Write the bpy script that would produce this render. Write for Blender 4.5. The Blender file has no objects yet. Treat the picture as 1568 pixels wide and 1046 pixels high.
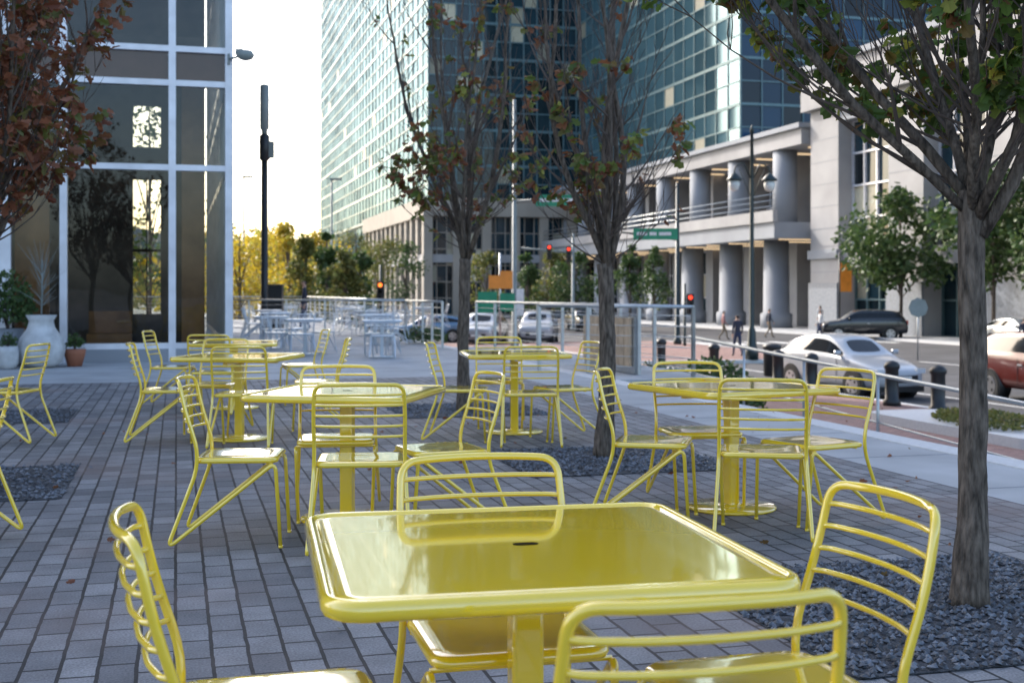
import bpy, bmesh, math, random
from mathutils import Vector, Matrix, noise
R = random.Random(11)
A = math.radians(15); CA, SA = math.cos(A), math.sin(A)
def W(u, v): return (u*CA - v*SA, u*SA + v*CA)
scene = bpy.context.scene

# ------------------------------------------------------------------ materials
def mat(name, col, rough=0.5, metal=0.0, ior=1.5, nscale=3.0, var=0.12, bump=0.0, bscale=40.0,
        coat=0.0, emit=None, estr=0.0, island=0.0, rvar=0.0, trans=0.0, detail=4, stretch=None, coatior=1.5, coatr=0.05):
    m = bpy.data.materials.new(name); m.use_nodes = True
    nt = m.node_tree; N = nt.nodes; L = nt.links
    b = N["Principled BSDF"]
    b.inputs["Roughness"].default_value = rough
    b.inputs["Metallic"].default_value = metal
    b.inputs["IOR"].default_value = ior
    b.inputs["Coat Weight"].default_value = coat
    b.inputs["Coat Roughness"].default_value = coatr
    b.inputs["Coat IOR"].default_value = coatior
    b.inputs["Transmission Weight"].default_value = trans
    tc = N.new("ShaderNodeTexCoord"); src = tc.outputs["Object"]
    if stretch:
        mp = N.new("ShaderNodeMapping"); mp.inputs["Scale"].default_value = stretch
        L.new(src, mp.inputs["Vector"]); src = mp.outputs[0]
    no = N.new("ShaderNodeTexNoise"); no.inputs["Scale"].default_value = nscale; no.inputs["Detail"].default_value = detail
    L.new(src, no.inputs["Vector"])
    mr = N.new("ShaderNodeMapRange"); mr.inputs[1].default_value = 0.3; mr.inputs[2].default_value = 0.7
    mr.inputs[3].default_value = 1-var; mr.inputs[4].default_value = 1+var
    L.new(no.outputs["Fac"], mr.inputs[0])
    vm = N.new("ShaderNodeVectorMath"); vm.operation = 'SCALE'
    vm.inputs[0].default_value = col[:3]
    L.new(mr.outputs[0], vm.inputs["Scale"])
    out = vm.outputs[0]
    if island > 0:
        g = N.new("ShaderNodeNewGeometry")
        m2 = N.new("ShaderNodeMapRange"); m2.inputs[3].default_value = 1-island; m2.inputs[4].default_value = 1+island
        L.new(g.outputs["Random Per Island"], m2.inputs[0])
        v2 = N.new("ShaderNodeVectorMath"); v2.operation = 'SCALE'
        L.new(out, v2.inputs[0]); L.new(m2.outputs[0], v2.inputs["Scale"]); out = v2.outputs[0]
    L.new(out, b.inputs["Base Color"])
    if rvar > 0:
        n3 = N.new("ShaderNodeTexNoise"); n3.inputs["Scale"].default_value = nscale*2.3; n3.inputs["Detail"].default_value = 5
        L.new(src, n3.inputs["Vector"])
        m3 = N.new("ShaderNodeMapRange"); m3.inputs[1].default_value = .35; m3.inputs[2].default_value = .7
        m3.inputs[3].default_value = rough; m3.inputs[4].default_value = rough+rvar
        L.new(n3.outputs["Fac"], m3.inputs[0]); L.new(m3.outputs[0], b.inputs["Roughness"])
    if bump > 0:
        n2 = N.new("ShaderNodeTexNoise"); n2.inputs["Scale"].default_value = bscale; n2.inputs["Detail"].default_value = 5
        L.new(src, n2.inputs["Vector"])
        bp = N.new("ShaderNodeBump"); bp.inputs["Strength"].default_value = bump; bp.inputs["Distance"].default_value = 0.02
        L.new(n2.outputs["Fac"], bp.inputs["Height"]); L.new(bp.outputs[0], b.inputs["Normal"])
    if emit:
        b.inputs["Emission Color"].default_value = (*emit, 1); b.inputs["Emission Strength"].default_value = estr
    return m

def mirror_glass(name, dif, glo, fac=0.6, island=0.25):
    m = bpy.data.materials.new(name); m.use_nodes = True
    N = m.node_tree.nodes; L = m.node_tree.links
    for n in list(N):
        if n.type == 'BSDF_PRINCIPLED': N.remove(n)
    g = N.new("ShaderNodeNewGeometry")
    def scaled(c, lo, hi):
        mr = N.new("ShaderNodeMapRange"); mr.inputs[3].default_value = lo; mr.inputs[4].default_value = hi
        L.new(g.outputs["Random Per Island"], mr.inputs[0])
        v = N.new("ShaderNodeVectorMath"); v.operation = 'SCALE'; v.inputs[0].default_value = c; L.new(mr.outputs[0], v.inputs["Scale"]); return v.outputs[0]
    d = N.new("ShaderNodeBsdfDiffuse"); L.new(scaled(dif, 1-island, 1+island), d.inputs[0])
    s = N.new("ShaderNodeBsdfGlossy"); s.inputs["Roughness"].default_value = 0.06; L.new(scaled(glo, 1-island*.6, 1+island*.6), s.inputs[0])
    mx = N.new("ShaderNodeMixShader"); mx.inputs[0].default_value = fac
    L.new(d.outputs[0], mx.inputs[1]); L.new(s.outputs[0], mx.inputs[2]); L.new(mx.outputs[0], N["Material Output"].inputs["Surface"])
    return m

def leaf_mat(name, stops, transl=0.35):
    m = bpy.data.materials.new(name); m.use_nodes = True
    nt = m.node_tree; N = nt.nodes; L = nt.links
    b = N["Principled BSDF"]; b.inputs["Roughness"].default_value = 0.55
    g = N.new("ShaderNodeNewGeometry"); cr = N.new("ShaderNodeValToRGB")
    els = cr.color_ramp.elements
    els[0].position = stops[0][0]; els[0].color = (*stops[0][1], 1)
    els[1].position = stops[-1][0]; els[1].color = (*stops[-1][1], 1)
    for p, c in stops[1:-1]:
        e = els.new(p); e.color = (*c, 1)
    L.new(g.outputs["Random Per Island"], cr.inputs[0])
    tr = N.new("ShaderNodeBsdfTranslucent"); mx = N.new("ShaderNodeMixShader"); mx.inputs[0].default_value = transl
    L.new(cr.outputs[0], b.inputs["Base Color"]); L.new(cr.outputs[0], tr.inputs["Color"])
    L.new(b.outputs[0], mx.inputs[1]); L.new(tr.outputs[0], mx.inputs[2])
    L.new(mx.outputs[0], N["Material Output"].inputs["Surface"])
    return m

def brick_mat(name, c1, c2, mortar, bw, bh, msize, rough=0.75, stain=(0.16,0.12,0.10), stainamt=0.5, swap=True, bump=0.5):
    m = bpy.data.materials.new(name); m.use_nodes = True
    nt = m.node_tree; N = nt.nodes; L = nt.links
    b = N["Principled BSDF"]; b.inputs["Roughness"].default_value = rough
    tc = N.new("ShaderNodeTexCoord"); sx = N.new("ShaderNodeSeparateXYZ"); cx = N.new("ShaderNodeCombineXYZ")
    L.new(tc.outputs["Object"], sx.inputs[0])
    wn = N.new("ShaderNodeTexNoise"); wn.inputs["Scale"].default_value = 9; L.new(tc.outputs["Object"], wn.inputs["Vector"])
    ws = N.new("ShaderNodeVectorMath"); ws.operation = 'SCALE'; ws.inputs["Scale"].default_value = 0.010
    L.new(wn.outputs["Color"], ws.inputs[0])
    if swap: L.new(sx.outputs[1], cx.inputs[0]); L.new(sx.outputs[0], cx.inputs[1])
    else: L.new(sx.outputs[0], cx.inputs[0]); L.new(sx.outputs[1], cx.inputs[1])
    ad = N.new("ShaderNodeVectorMath"); ad.operation = 'ADD'; L.new(cx.outputs[0], ad.inputs[0]); L.new(ws.outputs[0], ad.inputs[1])
    br = N.new("ShaderNodeTexBrick"); L.new(ad.outputs[0], br.inputs["Vector"])
    br.inputs["Scale"].default_value = 1; br.inputs["Brick Width"].default_value = bw; br.inputs["Row Height"].default_value = bh
    br.inputs["Mortar Size"].default_value = msize; br.inputs["Mortar Smooth"].default_value = 0.25
    br.inputs["Color1"].default_value = (*c1, 1); br.inputs["Color2"].default_value = (*c2, 1); br.inputs["Mortar"].default_value = (*mortar, 1)
    sp = N.new("ShaderNodeTexNoise"); sp.inputs["Scale"].default_value = 110; sp.inputs["Detail"].default_value = 4; L.new(tc.outputs["Object"], sp.inputs["Vector"])
    lg = N.new("ShaderNodeTexNoise"); lg.inputs["Scale"].default_value = 0.7; lg.inputs["Detail"].default_value = 7; L.new(tc.outputs["Object"], lg.inputs["Vector"])
    m1 = N.new("ShaderNodeMapRange"); m1.inputs[1].default_value = .3; m1.inputs[2].default_value = .7; m1.inputs[3].default_value = .66; m1.inputs[4].default_value = 1.34
    L.new(sp.outputs["Fac"], m1.inputs[0])
    v1 = N.new("ShaderNodeVectorMath"); v1.operation = 'SCALE'; L.new(br.outputs["Color"], v1.inputs[0]); L.new(m1.outputs[0], v1.inputs["Scale"])
    md = N.new("ShaderNodeTexNoise"); md.inputs["Scale"].default_value = 4.5; md.inputs["Detail"].default_value = 5; L.new(tc.outputs["Object"], md.inputs["Vector"])
    m4 = N.new("ShaderNodeMapRange"); m4.inputs[1].default_value = .3; m4.inputs[2].default_value = .7; m4.inputs[3].default_value = .80; m4.inputs[4].default_value = 1.15
    L.new(md.outputs["Fac"], m4.inputs[0])
    v3 = N.new("ShaderNodeVectorMath"); v3.operation = 'SCALE'; L.new(v1.outputs[0], v3.inputs[0]); L.new(m4.outputs[0], v3.inputs["Scale"])
    m2 = N.new("ShaderNodeMapRange"); m2.inputs[1].default_value = .5; m2.inputs[2].default_value = .72; m2.inputs[3].default_value = 0; m2.inputs[4].default_value = stainamt
    L.new(lg.outputs["Fac"], m2.inputs[0])
    mx = N.new("ShaderNodeMix"); mx.data_type = 'RGBA'; mx.blend_type = 'MIX'
    L.new(m2.outputs[0], mx.inputs["Factor"]); L.new(v3.outputs[0], mx.inputs["A"]); mx.inputs["B"].default_value = (*stain, 1)
    L.new(mx.outputs["Result"], b.inputs["Base Color"])
    bp = N.new("ShaderNodeBump"); bp.inputs["Strength"].default_value = bump; bp.inputs["Distance"].default_value = 0.008
    iv = N.new("ShaderNodeMath"); iv.operation = 'SUBTRACT'; iv.inputs[0].default_value = 1.0; L.new(br.outputs["Fac"], iv.inputs[1])
    a2 = N.new("ShaderNodeMath"); a2.operation = 'MULTIPLY_ADD'; L.new(sp.outputs["Fac"], a2.inputs[0]); a2.inputs[1].default_value = 0.3; L.new(iv.outputs[0], a2.inputs[2])
    L.new(a2.outputs[0], bp.inputs["Height"]); L.new(bp.outputs[0], b.inputs["Normal"])
    return m

M = {}
M['yellow'] = mat("yellow_paint", (0.94, 0.655, 0.02), rough=0.12, var=0.015, nscale=1.5, detail=1, coat=1.0, coatior=1.95, coatr=0.045)
M['slot'] = mat("dark_hole", (0.02, 0.014, 0.006), rough=0.9, ior=1.1)
M['silver'] = mat("pale_metal_paint", (0.55, 0.60, 0.66), rough=0.3, metal=0.3, coat=0.3)
M['paver'] = brick_mat("concrete_pavers", (0.125, 0.126, 0.136), (0.238, 0.236, 0.244), (0.016, 0.016, 0.018), 0.235, 0.128, 0.008, stain=(0.18,0.125,0.108), stainamt=.55)
M['redpaver'] = brick_mat("red_brick_paving", (0.24, 0.13, 0.115), (0.30, 0.18, 0.155), (0.11, 0.08, 0.07), 0.22, 0.11, 0.006)
M['concrete'] = mat("walk_concrete", (0.35, 0.36, 0.37), rough=0.8, nscale=1.2, var=0.16, bump=0.15, bscale=60, detail=8)
M['kerb'] = mat("granite_kerb", (0.55, 0.55, 0.55), rough=0.7, nscale=20, var=0.08, bump=0.2)
M['asphalt'] = mat("asphalt", (0.06, 0.06, 0.065), rough=0.85, nscale=0.6, var=0.3, bump=0.3, bscale=80)
M['ground'] = mat("city_ground", (0.12, 0.12, 0.11), rough=0.9, nscale=0.05, var=0.3)
M['paint'] = mat("road_paint", (0.7, 0.7, 0.68), rough=0.6, nscale=8, var=0.15)
M['gravel'] = mat("dark_gravel", (0.045, 0.05, 0.06), rough=0.75, nscale=60, var=0.5, bump=1.0, bscale=70)
M['stone'] = mat("gravel_stones", (0.085, 0.095, 0.115), rough=0.55, island=0.85, var=0.2, nscale=80)
M['bark'] = mat("bark", (0.13, 0.105, 0.085), rough=0.95, ior=1.3, nscale=14, var=0.65, bump=1.0, bscale=24, stretch=(3.5,3.5,.8), detail=8)
M['bark2'] = mat("twig_bark", (0.095, 0.072, 0.06), rough=0.9, nscale=9, var=0.35)
M['leafred'] = leaf_mat("russet_leaves", [(0.0, (0.15, 0.045, 0.022)), (0.4, (0.29, 0.11, 0.055)), (0.7, (0.20, 0.08, 0.04)), (0.9, (0.16, 0.13, 0.03)), (1.0, (0.12, 0.15, 0.03))], 0.4)
M['leafmix'] = leaf_mat("turning_leaves", [(0.0, (0.18, 0.06, 0.03)), (0.4, (0.28, 0.12, 0.05)), (0.5, (0.16, 0.15, 0.04)), (0.85, (0.11, 0.18, 0.04)), (1.0, (0.34, 0.33, 0.06))], 0.45)
M['leafgreen'] = leaf_mat("green_leaves", [(0.0, (0.18, 0.07, 0.03)), (0.12, (0.18, 0.13, 0.03)), (0.25, (0.08, 0.13, 0.03)), (0.8, (0.11, 0.19, 0.035)), (0.95, (0.32, 0.31, 0.05)), (1.0, (0.40, 0.34, 0.05))], 0.5)
M['fol_green'] = leaf_mat("street_tree_foliage", [(0.0, (0.035, 0.07, 0.02)), (0.5, (0.06, 0.11, 0.03)), (1.0, (0.10, 0.15, 0.04))], 0.3)
M['fol_yellow'] = leaf_mat("autumn_foliage", [(0.0, (0.36, 0.25, 0.02)), (0.5, (0.50, 0.37, 0.03)), (1.0, (0.27, 0.28, 0.05))], 0.45)
M['fol_olive'] = leaf_mat("olive_foliage", [(0.0, (0.07, 0.09, 0.02)), (0.5, (0.13, 0.15, 0.035)), (1.0, (0.22, 0.19, 0.05))], 0.4)
M['glassL'] = mirror_glass("sky_glass", (0.10, 0.20, 0.24), (0.18, 0.25, 0.285), .6, .3)
M['glassP'] = mirror_glass("pale_sky_glass", (0.25, 0.31, 0.34), (0.3, 0.35, 0.38), .5, .25)
M['glassD'] = mat("tinted_glass", (0.008, 0.024, 0.034), rough=0.04, ior=1.40, nscale=0.1, var=0.3, island=0.8)
M['glassB'] = mat("blue_glass", (0.004, 0.026, 0.058), rough=0.04, ior=1.34, nscale=0.1, var=0.3, island=0.8)
M['blind'] = mat("window_blinds", (0.40, 0.37, 0.27), rough=0.4, island=0.5)
M['mullL'] = mat("pale_mullion", (0.12, 0.20, 0.22), rough=0.4, metal=0.3)
M['mullD'] = mat("dark_mullion", (0.10, 0.17, 0.19), rough=0.4, metal=0.3)
M['white_alu'] = mat("white_aluminium", (0.66, 0.67, 0.72), rough=0.35, metal=0.2)
M['limestone'] = mat("limestone", (0.33, 0.322, 0.32), rough=0.8, nscale=0.4, var=0.14, bump=0.1, bscale=10, detail=8)
M['limestone2'] = mat("pale_concrete", (0.26, 0.275, 0.30), rough=0.75, nscale=0.4, var=0.12, detail=8)
M['granite'] = mat("blue_granite", (0.20, 0.22, 0.25), rough=0.5, nscale=6, var=0.2)
M['tan'] = mat("tan_stone", (0.34, 0.30, 0.25), rough=0.8, nscale=0.3, var=0.12)
M['black'] = mat("black_metal", (0.02, 0.022, 0.024), rough=0.4, metal=0.2)
M['dgreen'] = mat("dark_green_metal", (0.015, 0.03, 0.03), rough=0.4)
M['galv'] = mat("galvanised_steel", (0.45, 0.47, 0.48), rough=0.38, metal=0.8)
M['polegrey'] = mat("grey_pole_paint", (0.22, 0.25, 0.24), rough=0.5)
M['sgreen'] = mat("sign_green", (0.01, 0.24, 0.12), rough=0.4)
M['orange'] = mat("sign_orange", (0.85, 0.28, 0.03), rough=0.45)
M['red_em'] = mat("red_lamp", (0.6, 0.02, 0.01), emit=(1, 0.05, 0.02), estr=3)
M['amber_em'] = mat("amber_lamp", (0.6, 0.15, 0.01), emit=(1, 0.2, 0.03), estr=3)
M['warm_em'] = mat("ceiling_lamp", (0.8, 0.6, 0.4), emit=(1, 0.72, 0.42), estr=1.0)
M['lantern'] = mat("lantern_glass", (0.7, 0.7, 0.66), rough=0.25)
M['wood'] = mat("timber", (0.52, 0.37, 0.24), rough=0.55, nscale=5, var=0.2)
M['brownpanel'] = mat("interior_timber", (0.46, 0.22, 0.09), rough=0.5, nscale=2, var=0.3)
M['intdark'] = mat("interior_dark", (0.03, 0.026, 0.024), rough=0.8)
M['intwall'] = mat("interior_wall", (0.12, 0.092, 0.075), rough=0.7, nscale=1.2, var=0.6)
M['spandrel'] = mat("spandrel_glass", (0.07, 0.035, 0.025), rough=0.08, ior=1.5)
M['pot'] = mat("glazed_planter", (0.46, 0.47, 0.48), rough=0.45, nscale=5, var=0.25)
M['terra'] = mat("terracotta", (0.30, 0.11, 0.06), rough=0.8)
M['skin'] = mat("skin", (0.45, 0.26, 0.18), rough=0.5)
M['hair'] = mat("hair", (0.03, 0.02, 0.015), rough=0.6)
M['denim'] = mat("denim", (0.03, 0.045, 0.09), rough=0.9)
M['khaki'] = mat("khaki", (0.20, 0.15, 0.10), rough=0.9)
M['shirtp'] = mat("pink_shirt", (0.35, 0.18, 0.17), rough=0.9)
M['shirtb'] = mat("dark_jacket", (0.035, 0.04, 0.06), rough=0.9)
M['shirtw'] = mat("white_shirt", (0.6, 0.6, 0.6), rough=0.9)
M['shoe'] = mat("shoe", (0.03, 0.03, 0.03), rough=0.6)
M['tire'] = mat("tyre", (0.02, 0.02, 0.02), rough=0.85)
M['rim'] = mat("alloy_rim", (0.5, 0.5, 0.52), rough=0.3, metal=0.9)
M['carglass'] = mat("car_glass", (0.01, 0.012, 0.014), rough=0.04, ior=1.45)
M['headl'] = mat("headlamp", (0.6, 0.62, 0.65), rough=0.1, ior=1.7)
M['taill'] = mat("tail_lamp", (0.35, 0.02, 0.015), rough=0.2)
M['car_white'] = mat("car_paint_white", (0.38, 0.39, 0.41), rough=0.25, coat=.8, var=0.02)
M['car_black'] = mat("car_paint_dark", (0.015, 0.018, 0.022), rough=0.25, coat=1, var=0.02)
M['car_red'] = mat("car_paint_red", (0.10, 0.012, 0.008), rough=0.3, coat=.5, var=0.02)
M['car_blue'] = mat("car_paint_blue", (0.10, 0.20, 0.33), rough=0.25, coat=1, var=0.02)
M['car_silver'] = mat("car_paint_silver", (0.40, 0.42, 0.44), rough=0.25, metal=0.4, coat=1, var=0.02)

def window_glass(name):
    m = bpy.data.materials.new(name); m.use_nodes = True
    N = m.node_tree.nodes; L = m.node_tree.links
    for n in list(N):
        if n.type == 'BSDF_PRINCIPLED': N.remove(n)
    t = N.new("ShaderNodeBsdfTransparent"); t.inputs[0].default_value = (0.62, 0.64, 0.61, 1)
    g = N.new("ShaderNodeBsdfGlossy"); g.inputs["Roughness"].default_value = 0.015; g.inputs["Color"].default_value = (0.9, 0.95, 1, 1)
    f = N.new("ShaderNodeFresnel"); f.inputs[0].default_value = 1.5
    tc = N.new("ShaderNodeTexCoord"); no = N.new("ShaderNodeTexNoise"); no.inputs["Scale"].default_value = 0.5
    L.new(tc.outputs["Object"], no.inputs["Vector"])
    bp = N.new("ShaderNodeBump"); bp.inputs["Strength"].default_value = 0.12; bp.inputs["Distance"].default_value = 0.1
    L.new(no.outputs["Fac"], bp.inputs["Height"]); L.new(bp.outputs[0], g.inputs["Normal"])
    mx = N.new("ShaderNodeMixShader")
    L.new(f.outputs[0], mx.inputs[0]); L.new(t.outputs[0], mx.inputs[1]); L.new(g.outputs[0], mx.inputs[2])
    L.new(mx.outputs[0], N["Material Output"].inputs["Surface"])
    return m
M['window'] = window_glass("window_glass")

# ------------------------------------------------------------------ mesh builder
def fillet(pts, rad, seg=5):
    pts = [Vector(p) for p in pts]
    if not isinstance(rad, (list, tuple)): rad = [rad]*len(pts)
    out = [pts[0]]
    for i in range(1, len(pts)-1):
        p, a, b = pts[i], pts[i-1], pts[i+1]
        da, db = (a-p), (b-p)
        r = min(rad[i], da.length*0.48, db.length*0.48)
        if r < 1e-4: out.append(p); continue
        s, e = p+da.normalized()*r, p+db.normalized()*r
        for k in range(seg+1):
            t = k/seg
            out.append(s*(1-t)**2 + p*2*t*(1-t) + e*t*t)
    out.append(pts[-1])
    return out

class MB:
    def __init__(s): s.v=[]; s.f=[]; s.m=[]; s.s=[]; s.mats=[]
    def mi(s, k):
        if k not in s.mats: s.mats.append(k)
        return s.mats.index(k)
    def face(s, pts, k, smooth=False):
        n=len(s.v); s.v += [tuple(p) for p in pts]; s.f.append(tuple(range(n, n+len(pts)))); s.m.append(s.mi(k)); s.s.append(smooth)
    def addf(s, idx, k, smooth=False): s.f.append(tuple(idx)); s.m.append(s.mi(k)); s.s.append(smooth)
    def box(s, x0,y0,z0,x1,y1,z1,k):
        x0,x1=min(x0,x1),max(x0,x1); y0,y1=min(y0,y1),max(y0,y1); z0,z1=min(z0,z1),max(z0,z1)
        n=len(s.v)
        s.v += [(x0,y0,z0),(x1,y0,z0),(x1,y1,z0),(x0,y1,z0),(x0,y0,z1),(x1,y0,z1),(x1,y1,z1),(x0,y1,z1)]
        for q in ((0,3,2,1),(4,5,6,7),(0,1,5,4),(1,2,6,5),(2,3,7,6),(3,0,4,7)): s.addf([n+i for i in q],k)
    def tube(s, path, r, k, n=8, caps=True, closed=False):
        path=[Vector(p) for p in path]
        P=[path[0]]
        rr=[r[0]] if isinstance(r,(list,tuple)) else None
        for i in range(1,len(path)):
            if (path[i]-P[-1]).length>1e-5:
                P.append(path[i])
                if rr is not None: rr.append(r[i])
        if rr is None: rr=[r]*len(P)
        if len(P)<2: return
        T=[]
        for i in range(len(P)):
            a=P[max(i-1,0)]; b=P[min(i+1,len(P)-1)]
            T.append((b-a).normalized())
        up=Vector((0,0,1)) if abs(T[0].z)<0.9 else Vector((1,0,0))
        nx=T[0].cross(up).normalized(); base=len(s.v)
        for i in range(len(P)):
            nx=(nx-T[i]*nx.dot(T[i]))
            if nx.length<1e-6: nx=T[i].orthogonal()
            nx.normalize(); ny=T[i].cross(nx)
            for j in range(n):
                a=2*math.pi*j/n; q=P[i]+nx*math.cos(a)*rr[i]+ny*math.sin(a)*rr[i]
                s.v.append(tuple(q))
        for i in range(len(P)-1):
            for j in range(n):
                j2=(j+1)%n
                s.addf((base+i*n+j,base+i*n+j2,base+(i+1)*n+j2,base+(i+1)*n+j),k,True)
        if caps:
            s.addf([base+j for j in range(n)][::-1],k); e=base+(len(P)-1)*n; s.addf([e+j for j in range(n)],k)
    def cyl(s,x,y,z0,z1,r0,k,r1=None,n=16): s.tube([(x,y,z0),(x,y,z1)],[r0,r0 if r1 is None else r1],k,n)
    def lathe(s,prof,k,c=(0,0,0),n=24,smooth=True):
        base=len(s.v)
        for r,z in prof:
            for j in range(n):
                a=2*math.pi*j/n; s.v.append((c[0]+r*math.cos(a),c[1]+r*math.sin(a),c[2]+z))
        for i in range(len(prof)-1):
            for j in range(n):
                j2=(j+1)%n; s.addf((base+i*n+j,base+i*n+j2,base+(i+1)*n+j2,base+(i+1)*n+j),k,smooth)
        s.addf([base+j for j in range(n)][::-1],k); e=base+(len(prof)-1)*n; s.addf([e+j for j in range(n)],k)
    def rings(s,rings,k,smooth=True,capb=True,capt=True):
        base=len(s.v); n=len(rings[0])
        for r in rings: s.v += [tuple(p) for p in r]
        for i in range(len(rings)-1):
            for j in range(n):
                j2=(j+1)%n; s.addf((base+i*n+j,base+i*n+j2,base+(i+1)*n+j2,base+(i+1)*n+j),k,smooth)
        if capb: s.addf([base+j for j in range(n)][::-1],k)
        if capt: e=base+(len(rings)-1)*n; s.addf([e+j for j in range(n)],k)
    def mesh(s,name):
        me=bpy.data.meshes.new(name); me.from_pydata(s.v,[],s.f)
        for k in s.mats: me.materials.append(M[k])
        me.polygons.foreach_set("material_index",s.m); me.polygons.foreach_set("use_smooth",s.s); me.update()
        return me
    def build(s,name,loc=(0,0,0),rz=0.0,bevel=0):
        return place(name,s.mesh(name),loc,rz,bevel)
def place(name,me,loc=(0,0,0),rz=0.0,bevel=0):
    o=bpy.data.objects.new(name,me); o.location=loc; o.rotation_euler=(0,0,rz); scene.collection.objects.link(o)
    if bevel>0:
        b=o.modifiers.new("bevel","BEVEL"); b.width=bevel; b.segments=2; b.limit_method='ANGLE'; b.angle_limit=0.7
    return o

def rrect(hx,hy,r,z,seg=6):
    out=[]; r=max(r,0.002)
    for cx,cy,a0 in ((hx-r,hy-r,0),(-hx+r,hy-r,90),(-hx+r,-hy+r,180),(hx-r,-hy+r,270)):
        for k in range(seg+1):
            a=math.radians(a0+90*k/seg); out.append((cx+r*math.cos(a),cy+r*math.sin(a),z))
    return out

# ------------------------------------------------------------------ chair & table
def chair_mesh(k):
    b=MB(); rr=0.0105
    def side(sx):
        return [(sx*.205,.23,0.0),(sx*.222,.205,.437),(sx*.250,-.33,.0105),(sx*.222,-.165,.455),(sx*.224,-.245,.70),(sx*.215,-.275,.845)]
    Rt=side(1); Lt=side(-1)[::-1]
    top=[(.12,-.312,.848),(0,-.322,.85),(-.12,-.312,.848)]
    pts=Rt+top+Lt
    rad=[0,.05,.06,.13,.15,.055,.08,.08,.08,.055,.15,.13,.06,.05,0]
    b.tube(fillet(pts,rad,7),rr,k,12)
    for i in range(5):
        z=.798-.052*i
        y0=-.262+.205*(.79-z) if z>.70 else -.243+.30*(.70-z)
        w=.219
        P=[(w,y0,z),(w*.90,y0-.022,z),(w*.5,y0-.044,z),(0,y0-.052,z),(-w*.5,y0-.044,z),(-w*.90,y0-.022,z),(-w,y0,z)]
        b.tube(fillet(P,.03,4),.0068,k,8)
    b.tube([(.215,-.13,.432),(-.215,-.13,.432)],.007,k,8)
    b.tube([(.222,.18,.425),(-.222,.18,.425)],.007,k,8)
    b.tube([(.12,-.19,.436),(.12,.2,.436)],.006,k,6); b.tube([(-.12,-.19,.436),(-.12,.2,.436)],.006,k,6)
    for sx in (1,-1):
        b.cyl(sx*.205,.23,0,.012,.012,k,n=8)
    rg=[]
    for h,z,ro in ((.205,.430,.05),(.216,.432,.055),(.221,.443,.06),(.217,.454,.058),(.205,.459,.05),(.17,.459,.05),(.10,.455,.05),(.03,.453,.02)):
        rg.append([(p[0],p[1]*.98+.005,p[2]) for p in rrect(h,h-.005,ro,z)])
    b.rings(rg,k)
    return b.mesh("metal_chair")
def table_mesh(k,h=.475):
    b=MB(); rg=[]
    for d,z in ((.05,.700),(.012,.700),(.003,.706),(0,.716),(.001,.728),(.007,.738),(.016,.7415),(.024,.738),(.0265,.7335),(.029,.7335),(.031,.7365),(.06,.7370),(.2,.7366),(.44,.7364)):
        rg.append(rrect(h-d,h-d,.085-d if d<.08 else .03,z,8))
    b.rings(rg,k)
    b.rings([rrect(.029,.0145,.014,z,6) for z in (.7367,.7373)],'slot',False)
    b.box(-.16,-.16,.690,.16,.16,.6995,k); 
    for a,c in ((.35,.02),(.02,.35)): b.box(-a,-c,.672,a,c,.6895 if a>.1 else .6885,k)
    pr=[rrect(.036,.036,.01,z,3) for z in (.022,.672)]
    b.rings(pr,k,smooth=False)
    b.lathe([(.262,.0),(.268,.006),(.268,.014),(.262,.019),(.10,.0225),(.085,.024),(.08,.030),(.06,.031)],k,n=48)
    b.box(-.018,.036,.50,.018,.05,.56,'slot')
    return b.mesh("cafe_table")
CH=chair_mesh('yellow'); TB=table_mesh('yellow'); CHS=chair_mesh('silver'); TBS=table_mesh('silver',.40)
rad=math.radians
def tbl(x,y,a,me=TB,z=0): place("cafe_table",me,(x,y,z),rad(a))
def chair(x,y,face,me=CH,z=0):
    place("metal_chair",me,(x,y,z),rad(face-90))
tbl(0.03,2.80,11.5)
chair(0.23,2.12,103)
chair(-0.02,3.12,284)
chair(0.55,2.70,195)
chair(-0.48,2.56,16)
tbl(-0.94,7.15,-12)
chair(-1.42,6.55,4); chair(-0.77,6.38,95); chair(-0.38,6.80,202); chair(-1.02,7.28,276)
tbl(1.32,7.53,27)
chair(0.80,7.15,-14); chair(1.34,6.72,80); chair(1.70,7.10,210); chair(1.15,7.68,278)
tbl(0.02,11.6,8)
chair(-.44,11.0,-5); chair(.15,10.55,92); chair(.45,11.1,200); chair(-.12,12.1,272)
tbl(-2.41,11.07,-8)
chair(-3.02,10.9,12); chair(-2.25,10.5,93); chair(-1.85,11.9,190); chair(-2.75,11.6,262)
tbl(-3.1,14.0,10)
chair(-3.85,14.2,0); chair(-3.15,13.3,88); chair(-2.45,14.6,200)
chair(-2.93,6.45,184); chair(-4.35,10.8,176)
for (x,y,a) in ((-4.3,26,5),(-5.6,29,20),(-3.4,31,0),(-6.4,34,12),(-4.3,37,-9),(-7.6,39,5),(-5.6,43,15),(-8.4,46,0),(-6.3,50,8),(-3.2,45,0),(-9.6,53,4),(-2.6,25,8)):
    tbl(x,y,a,TBS)
    for k in range(3):
        t=R.uniform(0,360); t=a+90*R.choice([0,1,2,3])+R.uniform(-15,15) if k==0 else t
        chair(x+.62*math.cos(rad(t)),y+.62*math.sin(rad(t)),t+180+R.uniform(-15,15),CHS)

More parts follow.
